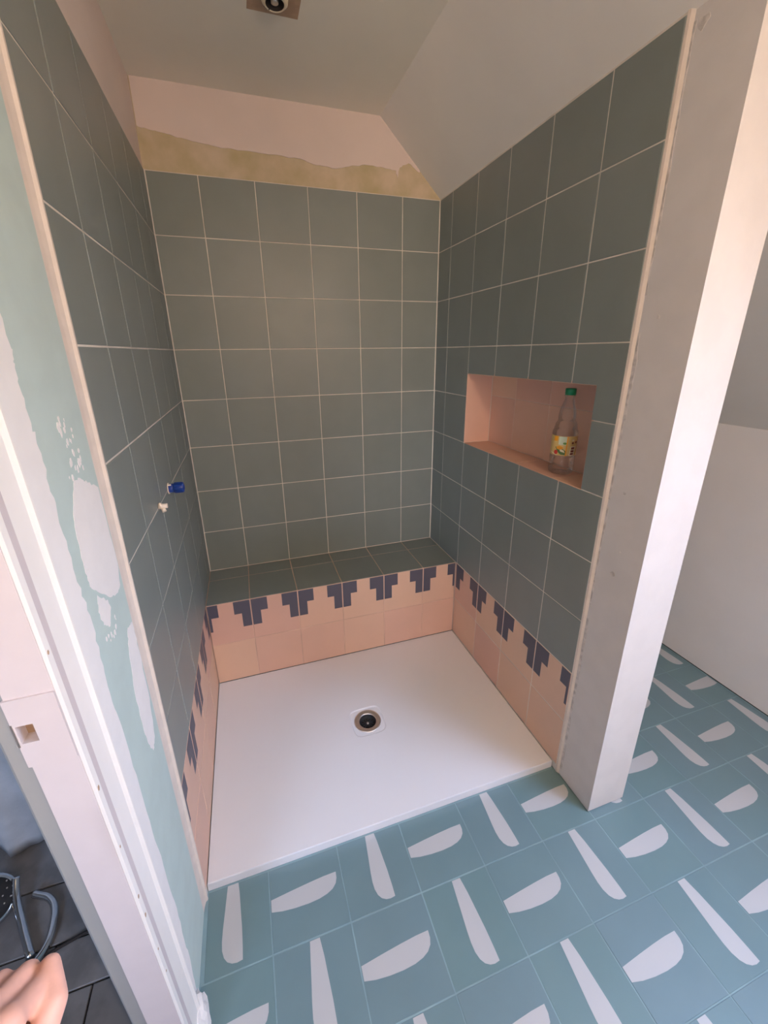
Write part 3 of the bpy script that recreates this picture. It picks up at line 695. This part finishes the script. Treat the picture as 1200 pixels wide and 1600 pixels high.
# --- dust sheet heaped beyond the doorway
nx, nz = 40, 26; v, f = [], []
for j in range(nz + 1):
    for i in range(nx + 1):
        s = i / nx; t = j / nz
        x = -0.98 + s * 0.80
        fold = .018 * math.sin(s * 31) + .010 * math.sin(s * 67 + 1) + .012 * math.sin(s * 11)
        if t < .7:
            h = t / .7; z = ZF + .004 + .012 * (0.5 + 0.5 * math.sin(s * 17)) * (1 - h) + h * .60
            y = -0.785 - .13 * (s - .5) * -.35 + fold * (1 - .6 * h) + .02 * h
        else:
            h = (t - .7) / .3; z = ZF + .604 + .02 * math.sin(s * 9) * h; y = -0.765 + .045 * (s - .5) + fold * .4 + h * .42
        v.append((x, y, z))
for j in range(nz):
    for i in range(nx): f.append((j*(nx+1)+i, j*(nx+1)+i+1, (j+1)*(nx+1)+i+1, (j+1)*(nx+1)+i))
sheet = make('dust_sheet', v, f, 'cloth', smooth=True, label='blue grey dust sheet heaped on the slate floor beyond the doorway', cat='sheet')
md = sheet.modifiers.new('thick', 'SOLIDIFY'); md.thickness = 0.004

# --- the photographer's hand at the lower left
def capsule(bm, a, b, ra, rb, n=14):
    a, b = Vector(a), Vector(b); L = (b - a).length
    fr = frame_to(a, b - a, Vector((1, 0, 0)))
    prof = [(ra * math.sin(k * math.pi / 12), -ra * math.cos(k * math.pi / 12)) for k in range(7)] + [(rb * math.cos(k * math.pi / 12), L + rb * math.sin(k * math.pi / 12)) for k in range(7)]
    prof = [(max(r, 1e-5), h) for r, h in prof]
    v, f = lathe_data(prof, n, fr); vs = [bm.verts.new(q) for q in v]
    for q in f: bm.faces.new([vs[i] for i in q])
    bm.faces.new(vs[:n][::-1]); bm.faces.new(vs[-n:])
bm = bmesh.new()
# local: x across the knuckles (index finger +x), y towards the fingertips, z up through the back of the hand
for xk, yk in ((.030, 0), (.010, .004), (-.010, .002), (-.029, -.006)):
    capsule(bm, (xk * .55, -.082, 0), (xk, yk, -.002), .016, .0135)
capsule(bm, (.0, -.085, -.004), (.0, -.03, -.006), .020, .020); capsule(bm, (-.024, -.010, -.006), (.024, -.006, -.006), .0135, .0135); capsule(bm, (-.02, -.03, -.006), (.02, -.03, -.006), .015, .015)
for xk, yk, l1, l2, l3, r in ((.030, 0, .042, .026, .020, .0100), (.010, .004, .046, .029, .021, .0103), (-.010, .002, .042, .027, .021, .0098), (-.029, -.006, .034, .021, .018, .0088)):
    p0 = Vector((xk, yk, 0)); d1 = Vector((0, .30, -.954)); d2 = Vector((0, -.80, -.60)); d3 = Vector((0, -.80, .60))
    p1 = p0 + d1 * l1; p2 = p1 + d2 * l2; p3 = p2 + d3 * l3
    capsule(bm, p0, p1, r * 1.08, r); capsule(bm, p1, p2, r, r * .92); capsule(bm, p2, p3, r * .92, r * .78)
tp = [Vector((.020, -.070, -.010)), Vector((.043, -.035, -.024)), Vector((.046, .000, -.034)), Vector((.030, .022, -.042))]
capsule(bm, tp[0], tp[1], .016, .0135); capsule(bm, tp[1], tp[2], .0135, .0115); capsule(bm, tp[2], tp[3], .0115, .0092)
capsule(bm, (0, -.085, -.002), (0, -.12, -.004), .026, .0255); capsule(bm, (-.012, -.085, 0), (-.012, -.12, -.002), .020, .021); capsule(bm, (.012, -.085, 0), (.012, -.12, -.002), .020, .021)
capsule(bm, (0, -.12, -.004), (0, -.34, -.012), .028, .042)
hm = bpy.data.meshes.new('hand_raw'); bm.to_mesh(hm); bm.free()
ho = bpy.data.objects.new('hand_raw', hm); COL.objects.link(ho)
r_ = ho.modifiers.new('r', 'REMESH'); r_.mode = 'VOXEL'; r_.voxel_size = 0.0026
s_ = ho.modifiers.new('s', 'SMOOTH'); s_.factor = 0.6; s_.iterations = 6
dg = bpy.context.evaluated_depsgraph_get()
hand_me = bpy.data.meshes.new_from_object(ho.evaluated_get(dg)); hand_me.name = 'hand'
bpy.data.objects.remove(ho, do_unlink=True)
hand_me.materials.clear(); hand_me.materials.append(MT['skin'])
for p_ in hand_me.polygons: p_.use_smooth = True
hand = link('hand', hand_me, None, 'bare hand with curled fingers at the lower left, in front of the doorway', 'hand')
hy = (UP * .80 + FW * .50 - RT * .08).normalized(); hz = (-FW * .8 + UP * .4); hz = (hz - hz.dot(hy) * hy).normalized(); hx = hy.cross(hz)
hmw = Matrix((hx, hy, hz)).transposed().to_4x4(); hmw.translation = pix(-50, 1611, 0.34)
hand.matrix_world = hmw
nv = lathe_data([(.0001, .0012), (.003, .0010), (.0052, .0002), (.0056, -.0008)], 14)
nail = make('thumbnail', [Vector((q.x, q.y * 1.35, q.z)) for q in nv[0]], nv[1], 'nail', hand, smooth=True)
nail.matrix_local = frame_to(tp[3] + Vector((.0045, -.003, .0070)), (.45, .2, .85), tp[3] - tp[2])
